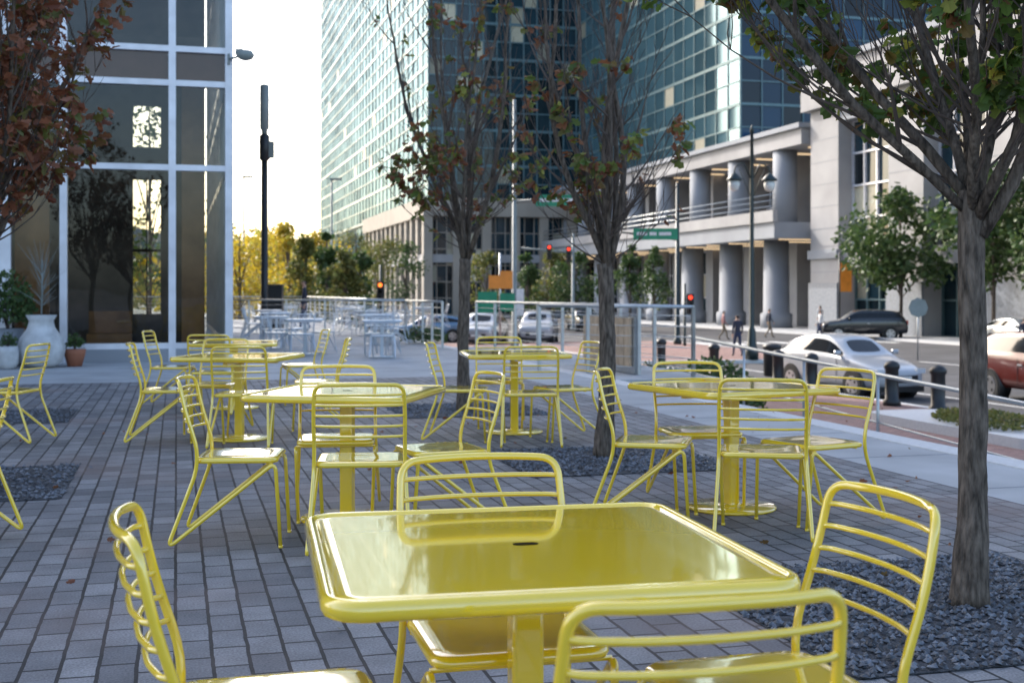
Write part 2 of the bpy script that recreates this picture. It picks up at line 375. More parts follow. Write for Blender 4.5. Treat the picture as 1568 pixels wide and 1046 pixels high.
# ------------------------------------------------------------------ ground, plaza, roads
def sheet(name,u0,v0,u1,v1,z,k,sub=1):
    b=MB(); b.face([(u0,v0,z),(u1,v0,z),(u1,v1,z),(u0,v1,z)],k); return b.build(name,rz=A)
sheet("ground",-2500,-1500,2500,3500,-1.45,'ground')
sheet("road",16.42,-80,38.5,128,-1.43,'asphalt')
sheet("road",-120,64,38.5,80,-1.426,'asphalt')
sheet("road",-120,114,160,130,-1.422,'asphalt')
b=MB(); b.box(-80,-40,-1.45,6.0,60,-.004,'concrete'); b.build("plaza_terrace",rz=A)
sheet("plaza_paving",-80,-40,5.0,18.8,0.0,'paver')
b=MB(); b.box(6.0,-40,-1.45,6.28,60,.006,'kerb'); b.build("plaza_kerb",rz=A,bevel=.008)
b=MB()
for i in range(24): b.box(5.0,-20+i*1.6,-.0035,5.99,-19.988+i*1.6,-.0015,'granite')
for i in range(18):
    b.box(-20,20.4+i*1.9,-.0035,5.99,20.415+i*1.9,-.0015,'granite')
b.build("paving_joints",rz=A)
b=MB(); b.box(6.3,-40,-1.45,16.2,62,-1.3,'redpaver'); b.box(16.4,44,-1.45,25,62,-1.3,'redpaver'); b.build("brick_sidewalk",rz=A)
b=MB(); b.box(16.2,-40,-1.45,16.4,62,-1.29,'kerb'); b.box(16.4,43.8,-1.45,25.2,44,-1.29,'kerb'); b.box(25,44,-1.45,25.2,62,-1.29,'kerb'); b.build("street_kerb",rz=A)
b=MB(); b.box(38.5,-60,-1.45,38.7,112,-1.29,'kerb'); b.box(38.7,-60,-1.45,90,112,-1.3,'concrete'); b.build("far_sidewalk",rz=A)
b=MB(); b.box(-120,132,-1.45,120,300,-1.3,'concrete'); b.box(-120,82,-1.45,14,112,-1.3,'concrete'); b.build("far_block_paving",rz=A)
b=MB()
for i in range(14): b.box(18+i*1.45,59.2,-1.4255,18.6+i*1.45,62.6,-1.424,'paint')
for i in range(18): b.box(27.9,-20+i*6,-1.4185,28.05,-17+i*6,-1.417,'paint')
b.box(19.2,-40,-1.4255,19.32,57,-1.424,'paint'); b.box(19.6,56.5,-1.4255,27.6,57,-1.424,'paint')
for i in range(10): b.box(-60+i*7,71.9,-1.4215,-57+i*7,72.05,-1.42,'paint')
b.build("road_markings",rz=A)
b=MB(); n=len(b.v)
b.v+=[(6.3,18.5,-.35),(7.9,18.5,-.35),(7.9,4,-1.0),(6.3,4,-1.0),(6.3,18.5,-1.3),(7.9,18.5,-1.3),(7.9,4,-1.3),(6.3,4,-1.3)]
for q in ((0,3,2,1),(0,1,5,4),(1,2,6,5),(2,3,7,6)): b.addf([n+i for i in q],'concrete')
b.build("access_ramp",rz=A)
b=MB()
b.tube([(7.75,18.2,.60),(7.75,3.5,-.06)],.024,'galv',10)
b.tube([(7.75,18.2,.05),(7.75,3.5,-.61)],.012,'galv',6)
for i in range(9):
    v=18.0-i*1.75; z=.60-(18.2-v)*.66/14.7
    b.tube([(7.75,v,z),(7.75,v,z-.98)],.018,'galv',8)
b.build("ramp_handrail",rz=A)
def railing(name,pts,z,h=1.07,cols=12,gap=1.5,k='galv',bars=6):
    b=MB()
    for (a,c) in zip(pts[:-1],pts[1:]):
        a=Vector((*a,z)); c=Vector((*c,z)); L=(c-a).length; D=(c-a)/L
        b.tube([a+Vector((0,0,h)),c+Vector((0,0,h))],.026,k,8)
        nb=int(L/gap)+1
        for i in range(nb+1):
            p=a+D*(L*i/nb); b.box(p.x-.025,p.y-.025,z,p.x+.025,p.y+.025,z+h,k)
        for j in range(bars):
            zz=.12+(h-.26)*j/(bars-1); b.tube([a+Vector((0,0,zz)),c+Vector((0,0,zz))],.006,k,5,caps=False)
    return b.build(name,rz=A)
railing("metal_railing",[(6.7,28.2),(7.6,17.7)],0)
railing("metal_railing",[(7.6,17.7),(5.8,19.9)],0,gap=1.0)
railing("metal_railing",[(5.9,28.2),(5.9,33),(1.0,37)],0)
railing("metal_railing",[(5.9,33),(5.9,59.5),(-18,59.5)],0,gap=2)
b=MB(); b.box(6.3,17.5,-1.3,8.0,29,-.006,'concrete'); b.build("stair_landing",rz=A)
b=MB()
for i in range(7): b.box(8.0+i*.3,20,-1.3,8.3+i*.3,24.5,-.17*(i+1),'concrete')
b.build("stairs",rz=A)
b=MB()
for i in range(9): b.box(6.9,18.6+i*.26,.12,6.94,18.6+i*.26+.235,.88,'wood')
b.box(6.95,18.5,0,7.0,21.0,.9,'galv')
b.build("timber_screen",rz=A)
b=MB(); b.rings([[(p[0]+14.4,p[1]+20.0,p[2]) for p in rrect(.95,2.8,.6,z)] for z in (-1.3,-1.12)],'kerb',False)
b.build("planter_bed",rz=A)

def gravel(u,v,hx,hy,n,s):
    b=MB(); b.rings([[(p[0],p[1],p[2]) for p in rrect(hx,hy,.05,z)] for z in (.002,.006)],'gravel',False)
    rr=random.Random(n)
    for _ in range(n):
        x=rr.uniform(-hx,hx)*1.01; y=rr.uniform(-hy,hy)*1.01; r=s*rr.uniform(.5,1.2); z=.008+rr.uniform(0,.008)
        if rr.random()<.02: x*=1.12; y*=1.1; z=.004
        ax=rr.uniform(0,6.28); e=[]
        for k in range(4):
            a=ax+k*1.57+rr.uniform(-.4,.4); e.append((x+math.cos(a)*r*rr.uniform(.7,1.2),y+math.sin(a)*r*rr.uniform(.7,1.2),z+rr.uniform(-.3,.3)*r))
        t=(x+rr.uniform(-.4,.4)*r,y+rr.uniform(-.4,.4)*r,z+r*.7); n0=len(b.v); b.v+=e+[t]
        for k in range(4): b.addf((n0+k,n0+(k+1)%4,n0+4),'stone')
    x,y=W(u,v); b.build("gravel_bed",(x,y,0),A)
gravel(3.05,4.55,.85,.80,4600,.016)
gravel(3.2,9.15,.80,.75,2500,.018)
gravel(3.05,13.4,.78,.75,1500,.02)
gravel(-1.55,9.1,.85,.80,1800,.018)
gravel(-2.0,13.9,.95,.75,1000,.02)

# ------------------------------------------------------------------ trees
def leaf(b,p,d,size,k,rr,oak=True):
    d=d.normalized(); up=Vector((rr.uniform(-1,1),rr.uniform(-1,1),rr.uniform(-1,1)))
    s=d.cross(up)
    if s.length<.01: s=d.orthogonal()
    s.normalize(); n=s.cross(d); c=rr.uniform(.1,.5); L=size; 
    def P(x,y): return p+d*(y*L)+s*(x*L)+n*(abs(x)*c*L - (y*y)*.25*L*c*2)
    if oak:
        a=[(0,0),(.16,.18),(.12,.34),(.36,.46),(.2,.62),(.26,.8),(0,1)]
    else:
        a=[(0,0),(.3,.3),(.3,.65),(0,1)]
    n0=len(b.v); m=len(a)
    b.v += [tuple(P(x,y)) for x,y in a]+[tuple(P(-x,y)) for x,y in a[1:-1]]
    b.addf(range(n0,n0+m),k)
    b.addf([n0]+list(range(n0+m,n0+m+m-2))+[n0+m-1],k)
def city_tree(x,y,hf,tr,H,spread,nl,leafk,nleaf,seed,lsize=.075,lean=(0,0),thr=0.0,lowb=0,wide=1.0,lowbias=0.0,lr=(.28,.46),skip=.35,clus=0):
    rr=random.Random(seed); b=MB(); anchors=[]
    P=[];Rr=[]
    for i in range(33):
        t=i/32; P.append((lean[0]*t+.012*math.sin(t*5+seed),lean[1]*t+.012*math.sin(t*4+seed*2),t*hf)); Rr.append(tr*(1.30-.35*min(t*4,1)-.10*t+.22*max(0,t-.9)*6*.3))
    n0=len(b.v); b.tube(P,Rr,'bark',28)
    for i in range(n0,len(b.v)):
        q=Vector(b.v[i]); c=noise.noise(Vector((q.x*45,q.y*45,q.z*9+seed)))*.14+noise.noise(Vector((q.x*12,q.y*12,q.z*4+seed)))*.10
        b.v[i]=(q.x+(q.x-lean[0]*q.z/hf)*c,q.y+(q.y-lean[1]*q.z/hf)*c,q.z)
    top=Vector(P[-1])
    def twigs(bp,d,n0=1):
        for k in range(n0,len(bp)):
            for _ in range(1+(k>2)):
                tw=(d+Vector((rr.uniform(-.8,.8),rr.uniform(-.8,.8),rr.uniform(-.1,.7)))).normalized()
                ln=rr.uniform(.10,.32); q0=bp[k]; q1=q0+tw*ln*.5+Vector((0,0,.01)); q2=q0+tw*ln+Vector((rr.uniform(-.03,.03),rr.uniform(-.03,.03),.03))
                b.tube([q0,q1,q2],[.0032,.0026,.0016],'bark2',3,caps=False)
                anchors.append((q1,q2,tw))
    def branch(p0,az2,tilt,bl,r0,up=.16):
        d=Vector((math.cos(az2)*math.sin(tilt),math.sin(az2)*math.sin(tilt),math.cos(tilt)))
        bp=[p0];br=[r0]
        for k in range(1,6):
            d=(d+Vector((rr.uniform(-.2,.2),rr.uniform(-.2,.2),up))).normalized()
            bp.append(bp[-1]+d*bl/5); br.append(max(br[0]*(1-k/5),.0022))
        b.tube(bp,br,'bark2',5,caps=False); twigs(bp,d)
    for l in range(nl):
        az=2*math.pi*(l+rr.uniform(-.3,.3))/nl
        el=rr.uniform(.25,.75) if l else .05
        s0=top+Vector((0,0,-rr.uniform(0.02,.22)))
        length=(H-hf)*rr.uniform(.75,1.05); sp=spread*rr.uniform(.55,1.1)*(el/.6)
        path=[];rad_=[];N=14;r0=tr*rr.uniform(*lr)
        wob=[rr.uniform(-.09,.09) for _ in range(3)]
        for i in range(N):
            t=i/(N-1); out=sp*(1-(1-t)**(1.8*wide))*.95+.04*math.sin(t*9+l)
            zz=length*t**.93
            a2=az+.25*math.sin(t*3+l)*.6
            jit=Vector((rr.uniform(-.014,.014),rr.uniform(-.014,.014),0)) if i else Vector((0,0,0))
            path.append(s0+jit+Vector((math.cos(a2)*out+wob[0]*math.sin(t*7),math.sin(a2)*out+wob[1]*math.sin(t*6),zz)))
            rad_.append(max(r0*(1-t)**.85*rr.uniform(.93,1.1),.004))
        b.tube(path,rad_,'bark',8)
        for i in range(1,N-1):
            for q in range(2):
                if rr.random()<skip: continue
                p0=path[i].lerp(path[i+1],rr.random()); t=i/(N-1)
                branch(p0,az+rr.uniform(-1.7,1.7),rr.uniform(.3,1.0),rr.uniform(.35,.95)*(1-.45*t)*spread,rad_[i]*.45+.002)
        for q in range(lowb):
            p0=path[0].lerp(path[2],rr.uniform(.2,1)); branch(p0,az+rr.uniform(-.9,.9),rr.uniform(.8,1.35),rr.uniform(.5,1.0)*spread,rr.uniform(.006,.010),.12)
    an=[a for a in anchors if noise.noise(a[1]*1.9+Vector((seed,0,0)))>thr and (lowbias==0 or rr.random()<math.exp(-max(0,a[1].z-hf-.6)*lowbias))]
    if not an: an=anchors
    if clus: rr.shuffle(an); an=an[:clus]
    for _ in range(nleaf):
        a=rr.choice(an); p=a[0].lerp(a[1],rr.random()*1.1)
        d=Vector((a[2].x+rr.uniform(-1,1),a[2].y+rr.uniform(-1,1),rr.uniform(-1.1,.2)))
        leaf(b,p,d,lsize*rr.uniform(.6,1.25),leafk,rr)
    b.build("oak_tree",(x,y,0))
city_tree(1.90,5.20,1.72,.062,4.8,1.35,9,'leafgreen',5600,31,lsize=.08,lean=(.02,0),thr=-.15,lowb=4,wide=1.3,lowbias=.9)
city_tree(0.74,9.85,1.52,.070,5.4,1.0,8,'leafmix',700,5,lsize=.095,thr=.05,lowb=2,lowbias=.4,skip=.5,clus=120)
city_tree(-0.52,13.6,1.66,.070,6.2,1.25,8,'leafmix',1300,9,lsize=.10,thr=.0,lowb=3,lowbias=.35,skip=.5,clus=220)
city_tree(-3.62,8.45,1.65,.065,4.6,1.3,10,'leafred',5400,14,lsize=.095,thr=-.3,lean=(.0,0),lowb=3,wide=1.3,lowbias=.3)
city_tree(-5.75,13.1,1.7,.07,5.2,1.25,8,'leafred',2600,21,lsize=.095,thr=-.2,lowb=2)

def bg_tree(x,y,z0,h,r,k,seed,n=1800,ls=.28,trunk=.12,cone=False,name="street_tree",cb=.28):
    rr=random.Random(seed); b=MB()
    b.tube([(0,0,0),(.05,.02,h*.3),(0,.05,h*.6),(.02,0,h*.9)],[trunk,trunk*.8,trunk*.5,.02],'bark',8)
    blobs=[]
    for i in range(13):
        t=rr.random(); zc=h*(cb+.08+(1-cb-.16)*t); wv=(1-t)*1.0+.12 if cone else math.sin(math.pi*(.18+.72*t))
        a=rr.uniform(0,6.28); rad2=r*wv*rr.uniform(.2,.75)
        c=Vector((math.cos(a)*rad2,math.sin(a)*rad2,zc)); blobs.append((c,r*wv*rr.uniform(.3,.5)+.12))
        b.tube([(0,0,zc*.55),tuple(c*.6+Vector((0,0,zc*.3))),tuple(c)],[trunk*.35,trunk*.2,.01],'bark2',5,caps=False)
    for _ in range(n):
        c,s=rr.choice(blobs); d=Vector((rr.gauss(0,1),rr.gauss(0,1),rr.gauss(0,.8))).normalized()
        p=c+d*s*rr.uniform(.45,1.12)
        leaf(b,p,Vector((rr.uniform(-1,1),rr.uniform(-1,1),rr.uniform(-1,.4))),ls*rr.uniform(.5,1.2),k,rr,oak=False)
    b.build(name,(x,y,z0))
for i,(u,v,h,r) in enumerate(((40,63.4,9.2,3.8),(40,55,9.7,3.8),(39.8,48,9,3.4))):
    bg_tree(*W(u,v),-1.3,h,r,'fol_green',60+i,3600,.36)
for i,(px,d,h,r,k,c) in enumerate(((-.218,66,6.4,2.4,'fol_yellow',0),(-.200,78,7.3,2.8,'fol_yellow',0),(-.187,90,8,2.8,'fol_yellow',0),(-.165,62,5.8,1.6,'fol_olive',1),(-.148,64,6.0,1.6,'fol_green',1),(-.133,60,5.4,1.5,'fol_olive',1),(-.121,66,5.4,1.5,'fol_green',1),
      (.012,88,5.6,1.8,'fol_green',1),(.03,92,6,2.0,'fol_olive',0),(.05,90,5.6,2.0,'fol_green',0),(.094,86,6.2,1.7,'fol_green',1),(.113,92,6.4,1.8,'fol_green',1),(-.235,95,8.5,3,'fol_yellow',0),(-.02,98,6,2.2,'fol_olive',0),
      (-.29,60,14,3.6,'fol_green',0),(-.33,70,9,3.0,'fol_olive',0),(-.178,72,6.8,2.2,'fol_yellow',0),(-.155,84,7,2.4,'fol_yellow',0),(-.105,100,8,2.4,'fol_olive',0),(-.125,118,9.5,3,'fol_olive',0),(-.085,112,7.5,2.4,'fol_green',0))):
    bg_tree(px*d,d,-1.3,h,r,k,80+i,1500,.26,cone=bool(c),cb=.16)
def shrub(x,y,z0,rx,h,k,seed,n=900,name="shrub",ls=.07,ry=None):
    rr=random.Random(seed); b=MB(); ry=ry or rx
    for i in range(14):
        a=rr.uniform(0,6.28); b.tube([(0,0,0),(math.cos(a)*rx*.4,math.sin(a)*ry*.4,h*.6),(math.cos(a)*rx*.7,math.sin(a)*ry*.7,h*.9)],[.012,.008,.003],'bark2',4,caps=False)
    for _ in range(n):
        a=rr.uniform(0,6.28); q=rr.random()**.5; z=h*(1-q*q*.5)*rr.uniform(.2,1)
        leaf(b,Vector((math.cos(a)*rx*q,math.sin(a)*ry*q,z)),Vector((rr.uniform(-1,1),rr.uniform(-1,1),rr.uniform(-.2,1))),ls*rr.uniform(.6,1.2),k,rr,oak=False)
    b.build(name,(x,y,z0))
shrub(3.95,25,-1.3,1.1,1.3,'fol_green',1,2200,ls=.12); shrub(3.0,27,-1.3,1.0,1.1,'fol_green',2,1800,ls=.12)
shrub(-2.2,31.5,0,.6,.45,'fol_green',3,900)
xx,yy=W(14.4,20.0); shrub(xx,yy,-1.12,.8,.2,'fol_olive',6,2200,ry=1.6,ls=.08)
b=MB(); rr=random.Random(77)
for _ in range(110):
    x=rr.uniform(-4.5,4.5); y=rr.uniform(4.5,17)
    leaf(b,Vector((x,y,.006+rr.random()*.006)),Vector((rr.uniform(-1,1),rr.uniform(-1,1),.05)),rr.uniform(.03,.06),'leafred',rr)
b.build("fallen_leaves")

# ------------------------------------------------------------------ curtain walls
def curtain(b,P0,D,Nn,s1,z0,z1,pw,ph,kg,km,mw=.1,md=.12,kb=None,pb=0,tilt=.006,seed=1,fl=None):
    rr=random.Random(seed); P0=Vector(P0); D=Vector(D); Nn=Vector(Nn)
    def P(s,z,o): 
        q=P0+D*s+Nn*o; return Vector((q.x,q.y,z))
    ns=max(1,round(s1/pw)); nz=max(1,round((z1-z0)/ph)); w=s1/ns; h=(z1-z0)/nz
    for i in range(ns):
        for j in range(nz):
            k=kg
            if kb and rr.random()<pb: k=kb
            t1=rr.uniform(-tilt,tilt)*w; t2=rr.uniform(-tilt,tilt)*h
            b.face([P(i*w,z0+j*h,-t1-t2),P((i+1)*w,z0+j*h,t1-t2),P((i+1)*w,z0+(j+1)*h,t1+t2),P(i*w,z0+(j+1)*h,-t1+t2)],k)
    def ob(s0,s1_,a,c,o0,o1,k):
        p=P(s0,a,o0); q=P(s1_,c,o1); b.box(p.x,p.y,p.z,q.x,q.y,q.z,k)
    for i in range(ns+1): ob(i*w-mw/2,i*w+mw/2,z0,z1,.02,md,km)
    for j in range(nz+1):
        m2=mw/2*(2.2 if fl and j%fl==0 else 1); ob(0,s1,z0+j*h-m2,z0+j*h+m2,.021,md-.01,km)
b=MB()
curtain(b,(27.2,137.7,0),(0,1,0),(-1,0,0),108,11.5,76,3.2,1.9,'glassL','mullL',.16,.10,'blind',.015,seed=2,fl=2,tilt=.008)
curtain(b,(27.2,137.7,0),(1,0,0),(0,-1,0),30,11.5,76,1.55,2.0,'glassD','mullD',.14,.14,'blind',.14,seed=3,fl=2)
b.box(27.3,137.8,11.5,57,245,76,'intdark'); b.box(27,137.5,76,57.4,245.6,77,'limestone2')
b.box(26.6,135,-1.3,57,180,11.3,'intdark'); b.box(27.6,180,-1.3,57,245,11.4,'intdark')
curtain(b,(27.5,180.1,0),(0,1,0),(-1,0,0),65,-1.2,11.3,3.2,2.5,'glassL','mullL',.14,.08,seed=9)
for i in range(10):
    u=26+i*3.3
    b.box(u,134.2,-1.3,u+1.0,134.9,9.6,'tan'); 
for i in range(13):
    v=134.95+i*3.6; b.box(26.1,v,-1.3,26.45,v+1.0,9.6,'tan')
b.box(25.9,134.0,9.6,57,134.95,11.6,'tan'); b.box(25.9,134.95,9.6,26.45,180,11.6,'tan')
b.box(25.95,134.4,4.5,57,134.7,5.4,'limestone'); b.box(26.2,134.97,4.5,26.42,180,5.4,'limestone')
curtain(b,(26.46,134.94,0),(1,0,0),(0,-1,0),30,-1.2,9.6,1.1,1.8,'glassD','tan',.10,.12,'blind',.12,seed=5)
curtain(b,(26.52,135,0),(0,1,0),(-1,0,0),45,-1.2,9.6,1.2,1.8,'glassD','tan',.10,.05,'blind',.12,seed=6)
b.build("glass_office_tower",rz=A)
b=MB()
curtain(b,(58,200,0),(1,0,0),(0,-1,0),26,-1.3,90,1.8,1.8,'glassP','mullL',.35,.2,'glassD',.3,seed=7)
curtain(b,(58,200,0),(0,1,0),(-1,0,0),30,-1.3,90,1.8,1.8,'glassP','mullL',.35,.2,'glassD',.2,seed=8)
b.box(58.1,200.1,-1.3,84,230,90,'limestone2')
b.build("pale_high_rise",rz=A)
b=MB()
curtain(b,(45,95,0),(0,1,0),(-1,0,0),45,13.0,80,2.4,1.9,'glassL','mullL',.12,.08,'blind',.04,seed=12,fl=2,tilt=.008)
curtain(b,(45,95,0),(1,0,0),(0,-1,0),34,13.0,80,1.9,1.9,'glassB','mullD',.10,.12,'blind',.03,seed=13,fl=2)
b.box(45.1,95.1,12.9,79,140,80,'intdark'); b.box(44.8,94.8,80,79.4,140.3,81.2,'limestone2')
b.box(47.2,77.3,-1.3,80,140,12.2,'intdark'); b.box(44.6,45,-1.3,80,77.2,14.0,'intdark')
b.box(41.6,78.2,11.5,82,141,12.6,'limestone'); b.box(41.3,78.0,12.61,46,141.2,12.95,'limestone2')
b.box(41.5,44.6,13.6,82,78.1,16.2,'limestone'); b.box(41.2,44.4,16.21,82,78.3,16.6,'limestone2')
for i in range(4):
    v1=77.6-9.7*i; v0=v1-3.7
    b.box(42,v0,-1.3,44,v1,13.59,'limestone'); b.box(41.85,v0-.05,-1.3,41.99,v1+.05,1.9,'granite')
    b.box(41.8,v0-.1,3.5,41.99,v1+.1,4.1,'limestone2')
    for z in (2.6,5.5,7.0,8.5,10.0,11.5): b.box(41.985,v0,z,41.999,v1,z+.04,'granite')
    w0=v0-6
    b.box(42.3,w0,2.9,43.6,v0,4.0,'limestone'); b.box(42.1,w0,12.5,43.7,v0,13.58,'limestone2')
    curtain(b,(43.2,w0,0),(0,1,0),(-1,0,0),6,4.0,12.5,1.5,1.95,'glassD','white_alu',.12,.2,'blind',.1,seed=20+i)
    curtain(b,(43.4,w0,0),(0,1,0),(-1,0,0),6,-1.3,2.9,1.5,2.1,'glassD','mullD',.10,.2,'blind',.1,seed=30+i)
b.box(39.6,78.3,5.0,47,140,6.1,'limestone2'); b.box(39.4,78.1,6.1,39.75,140,6.9,'limestone')
b.box(44.1,77.7,-1.3,45.4,79.6,11.49,'limestone')
for i in range(8):
    v=82.5+i*7.6
    b.lathe([(1.15,-1.3),(1.15,-.3),(.95,-.2),(.90,4.99)],'limestone2',(41.9,v,0),20)
    b.lathe([(.90,6.11),(.88,11.48)],'limestone2',(42.6,v,0),20)
    b.box(44.9,v+2.6,-1.3,46.4,v+4.1,11.5,'limestone')
curtain(b,(46.4,79.6,0),(0,1,0),(-1,0,0),60,6.2,11.5,1.25,1.65,'glassD','white_alu',.12,.2,'blind',.15,seed=41)
curtain(b,(46.4,79.6,0),(0,1,0),(-1,0,0),60,-1.3,4.9,1.25,2.1,'glassD','white_alu',.12,.2,'blind',.15,seed=42)
for i in range(14):
    b.box(42.9,79.4+i*4.1,11.40,45.8,79.65+i*4.1,11.47,'warm_em'); b.box(40.6,79.4+i*4.1,4.92,45.6,79.6+i*4.1,4.98,'warm_em')
for z in (7.2,7.6,8.0): b.tube([(39.6,78.3,z),(39.6,138,z)],.04,'galv',5)
b.build("limestone_office_building",rz=A)

b=MB(); rr=random.Random(3)
for i in range(22):
    t=-.42+i*.035+rr.uniform(-.01,.01); d=rr.uniform(330,520); h=d*rr.uniform(.028,.058); w=d*rr.uniform(.012,.03); x=t*d
    if -.06<t<.25: continue
    b.box(x-w,d,-1.4,x+w,d+20,h,'tan' if rr.random()<.4 else 'limestone2')
    for k in range(int(h/4)):
        b.box(x-w+1,d-.25,k*4+1.2,x+w-1,d-.05,k*4+3,'glassL')
b.build("distant_buildings")
b=MB(); rr=random.Random(8)
for _ in range(9000):
    t=rr.uniform(-.5,.1); d=rr.uniform(150,240); x=t*d
    u_=x*CA+d*SA
    if u_>24: continue
    hh=6+2.5*math.sin(x*.13)+1.8*math.sin(x*.37+1)
    leaf(b,Vector((x,d,-1.3+hh*rr.random()**.6)),Vector((rr.uniform(-1,1),rr.uniform(-1,1),rr.uniform(-1,1))),rr.uniform(.6,1.6),'fol_olive' if math.sin(x*.21)>.3 else 'fol_yellow',rr,oak=False)
b.build("distant_trees")

# ------------------------------------------------------------------ left glass building
b=MB(); V0=24.3; us=[.95,-.08,-2.0,-3.0,-4.9,-5.9,-7.8,-8.8,-10.7,-11.7,-13.6,-14.6,-16.5,-18,-20,-22,-24,-26,-28,-30]
zs=[.29,3.62,5.2,5.84,9.0,10.6,11.3,14.4]
for u in us:
    w=.065 if u>-2.9 or u<-3.1 else .10
    b.box(u-w,V0-.10,0,u+w,V0+.10,14.4,'white_alu')
for z in zs: b.box(-30,V0-.085,z-.055,.95,V0+.085,z+.055,'white_alu')
b.box(-30,V0-.09,0,.9,V0+.06,.24,'limestone2')
for i in range(len(us)-1):
    a,c=us[i+1],us[i]
    for z0,z1 in zip(zs[:-1],zs[1:]):
        sp=(z1-z0)<.8 or (5.2<=z0<5.8)
        b.face([(a,V0,z0),(c,V0,z0),(c,V0,z1),(a,V0,z1)],'spandrel' if sp else 'window')
for i in range(9):
    v=V0+i*2.0; b.box(.9,v-.05,0,1.03,v+.05,14.4,'white_alu')
for z in zs: b.box(.91,V0,z-.05,1.02,V0+16,z+.05,'white_alu')
for i in range(8):
    for z0,z1 in zip(zs[:-1],zs[1:]): b.face([(.95,V0+2*i,z0),(.95,V0+2*i+2,z0),(.95,V0+2*i+2,z1),(.95,V0+2*i,z1)],'window')
b.box(-30,V0+.12,-.02,.9,V0+16,.02,'granite')
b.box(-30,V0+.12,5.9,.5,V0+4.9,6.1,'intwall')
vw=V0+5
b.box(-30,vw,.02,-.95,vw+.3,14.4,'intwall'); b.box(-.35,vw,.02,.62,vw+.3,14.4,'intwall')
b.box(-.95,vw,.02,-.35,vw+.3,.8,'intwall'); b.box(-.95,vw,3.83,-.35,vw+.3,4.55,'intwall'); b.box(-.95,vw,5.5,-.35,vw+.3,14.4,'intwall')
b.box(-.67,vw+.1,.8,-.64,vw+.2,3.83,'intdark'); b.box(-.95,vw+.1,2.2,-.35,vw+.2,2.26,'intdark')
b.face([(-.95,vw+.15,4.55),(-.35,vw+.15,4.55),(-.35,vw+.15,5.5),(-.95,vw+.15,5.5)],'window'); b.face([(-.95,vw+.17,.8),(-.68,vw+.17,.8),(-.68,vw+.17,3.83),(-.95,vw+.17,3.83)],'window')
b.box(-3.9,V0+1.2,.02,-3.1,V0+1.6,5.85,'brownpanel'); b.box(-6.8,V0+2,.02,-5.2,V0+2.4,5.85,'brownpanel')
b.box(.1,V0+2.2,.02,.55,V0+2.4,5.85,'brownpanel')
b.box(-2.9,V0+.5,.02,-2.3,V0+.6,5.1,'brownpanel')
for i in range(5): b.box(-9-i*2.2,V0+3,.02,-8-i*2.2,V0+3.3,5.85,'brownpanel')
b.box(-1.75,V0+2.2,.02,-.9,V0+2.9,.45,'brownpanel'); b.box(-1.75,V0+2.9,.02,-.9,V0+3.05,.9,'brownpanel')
b.box(-30,V0+.2,14.5,.9,V0+34,30,'limestone2'); b.box(-30.3,V0-.3,14.4,1.2,V0+34.3,14.9,'white_alu')
b.box(-30,V0+16.2,0,-6,V0+34,14.4,'limestone2')
for v in (V0+18,V0+26,V0+33): b.box(-.3,v,0,.5,v+.8,14.4,'limestone2')
curtain(b,(-30,V0+.18,0),(1,0,0),(0,-1,0),30.9,15,30,1.5,1.9,'glassD','white_alu',.1,.12,seed=51)
b.build("glass_corner_building",rz=A)
x,y=W(.95,V0-.12)
b=MB(); b.tube([(0,0,0),(.30,-.25,.02)],.025,'polegrey',8); b.box(-.02,-.03,-.10,.02,.03,.10,'polegrey')
b.lathe([(.05,.0),(.13,.03),(.17,.10),(.12,.18),(.03,.20)],'polegrey',(.38,-.3,-.08),16)
b.box(.2,-.36,.02,.34,-.20,.13,'polegrey')
b.build("floodlight",(x,y,5.68))
def planter(name,u,v,prof,k,z=0):
    b=MB(); b.lathe(prof,k,n=28); x,y=W(u,v); b.build(name,(x,y,z))
planter("urn_planter",-2.25,22.9,[(.20,0),(.34,.08),(.40,.3),(.35,.50),(.23,.68),(.20,.80),(.26,.90),(.24,.90),(.18,.8)],'pot')
planter("flower_pot",-2.75,22.6,[(.12,0),(.17,.1),(.18,.28),(.16,.38),(.14,.38)],'pot')
planter("cylinder_planter",-2.85,23.4,[(.24,0),(.27,.2),(.27,.66),(.25,.66),(.24,.62)],'granite')
planter("terracotta_pot",-1.72,23.1,[(.12,0),(.18,.22),(.19,.30),(.17,.30)],'terra')
planter("cylinder_planter",-4.4,23.5,[(.3,0),(.32,.2),(.32,.6),(.29,.6)],'pot')
x,y=W(-2.85,23.4); shrub(x,y,.6,.45,1.1,'fol_green',7,900,"potted_shrub",.1)
x,y=W(-1.72,23.1); shrub(x,y,.28,.15,.3,'fol_green',8,200,"potted_plant",.06)
x,y=W(-2.75,22.6); shrub(x,y,.35,.14,.25,'fol_green',18,200,"potted_plant",.05)
def bare(x,y,z0,h,seed):
    rr=random.Random(seed); b=MB(); b.tube([(0,0,0),(.02,0,h*.7)],[.016,.008],'polegrey',5)
    for i in range(46):
        z=h*rr.uniform(.25,.95); a=rr.uniform(0,6.28); l=rr.uniform(.12,.42)
        b.tube([(.01,0,z*.6),(math.cos(a)*l*.5,math.sin(a)*l*.5,z*.8),(math.cos(a)*l,math.sin(a)*l,z)],[.005,.004,.002],'polegrey',3,caps=False)
    b.build("bare_potted_tree",(x,y,z0))
x,y=W(-2.25,22.9); bare(x,y,.8,1.5,4)

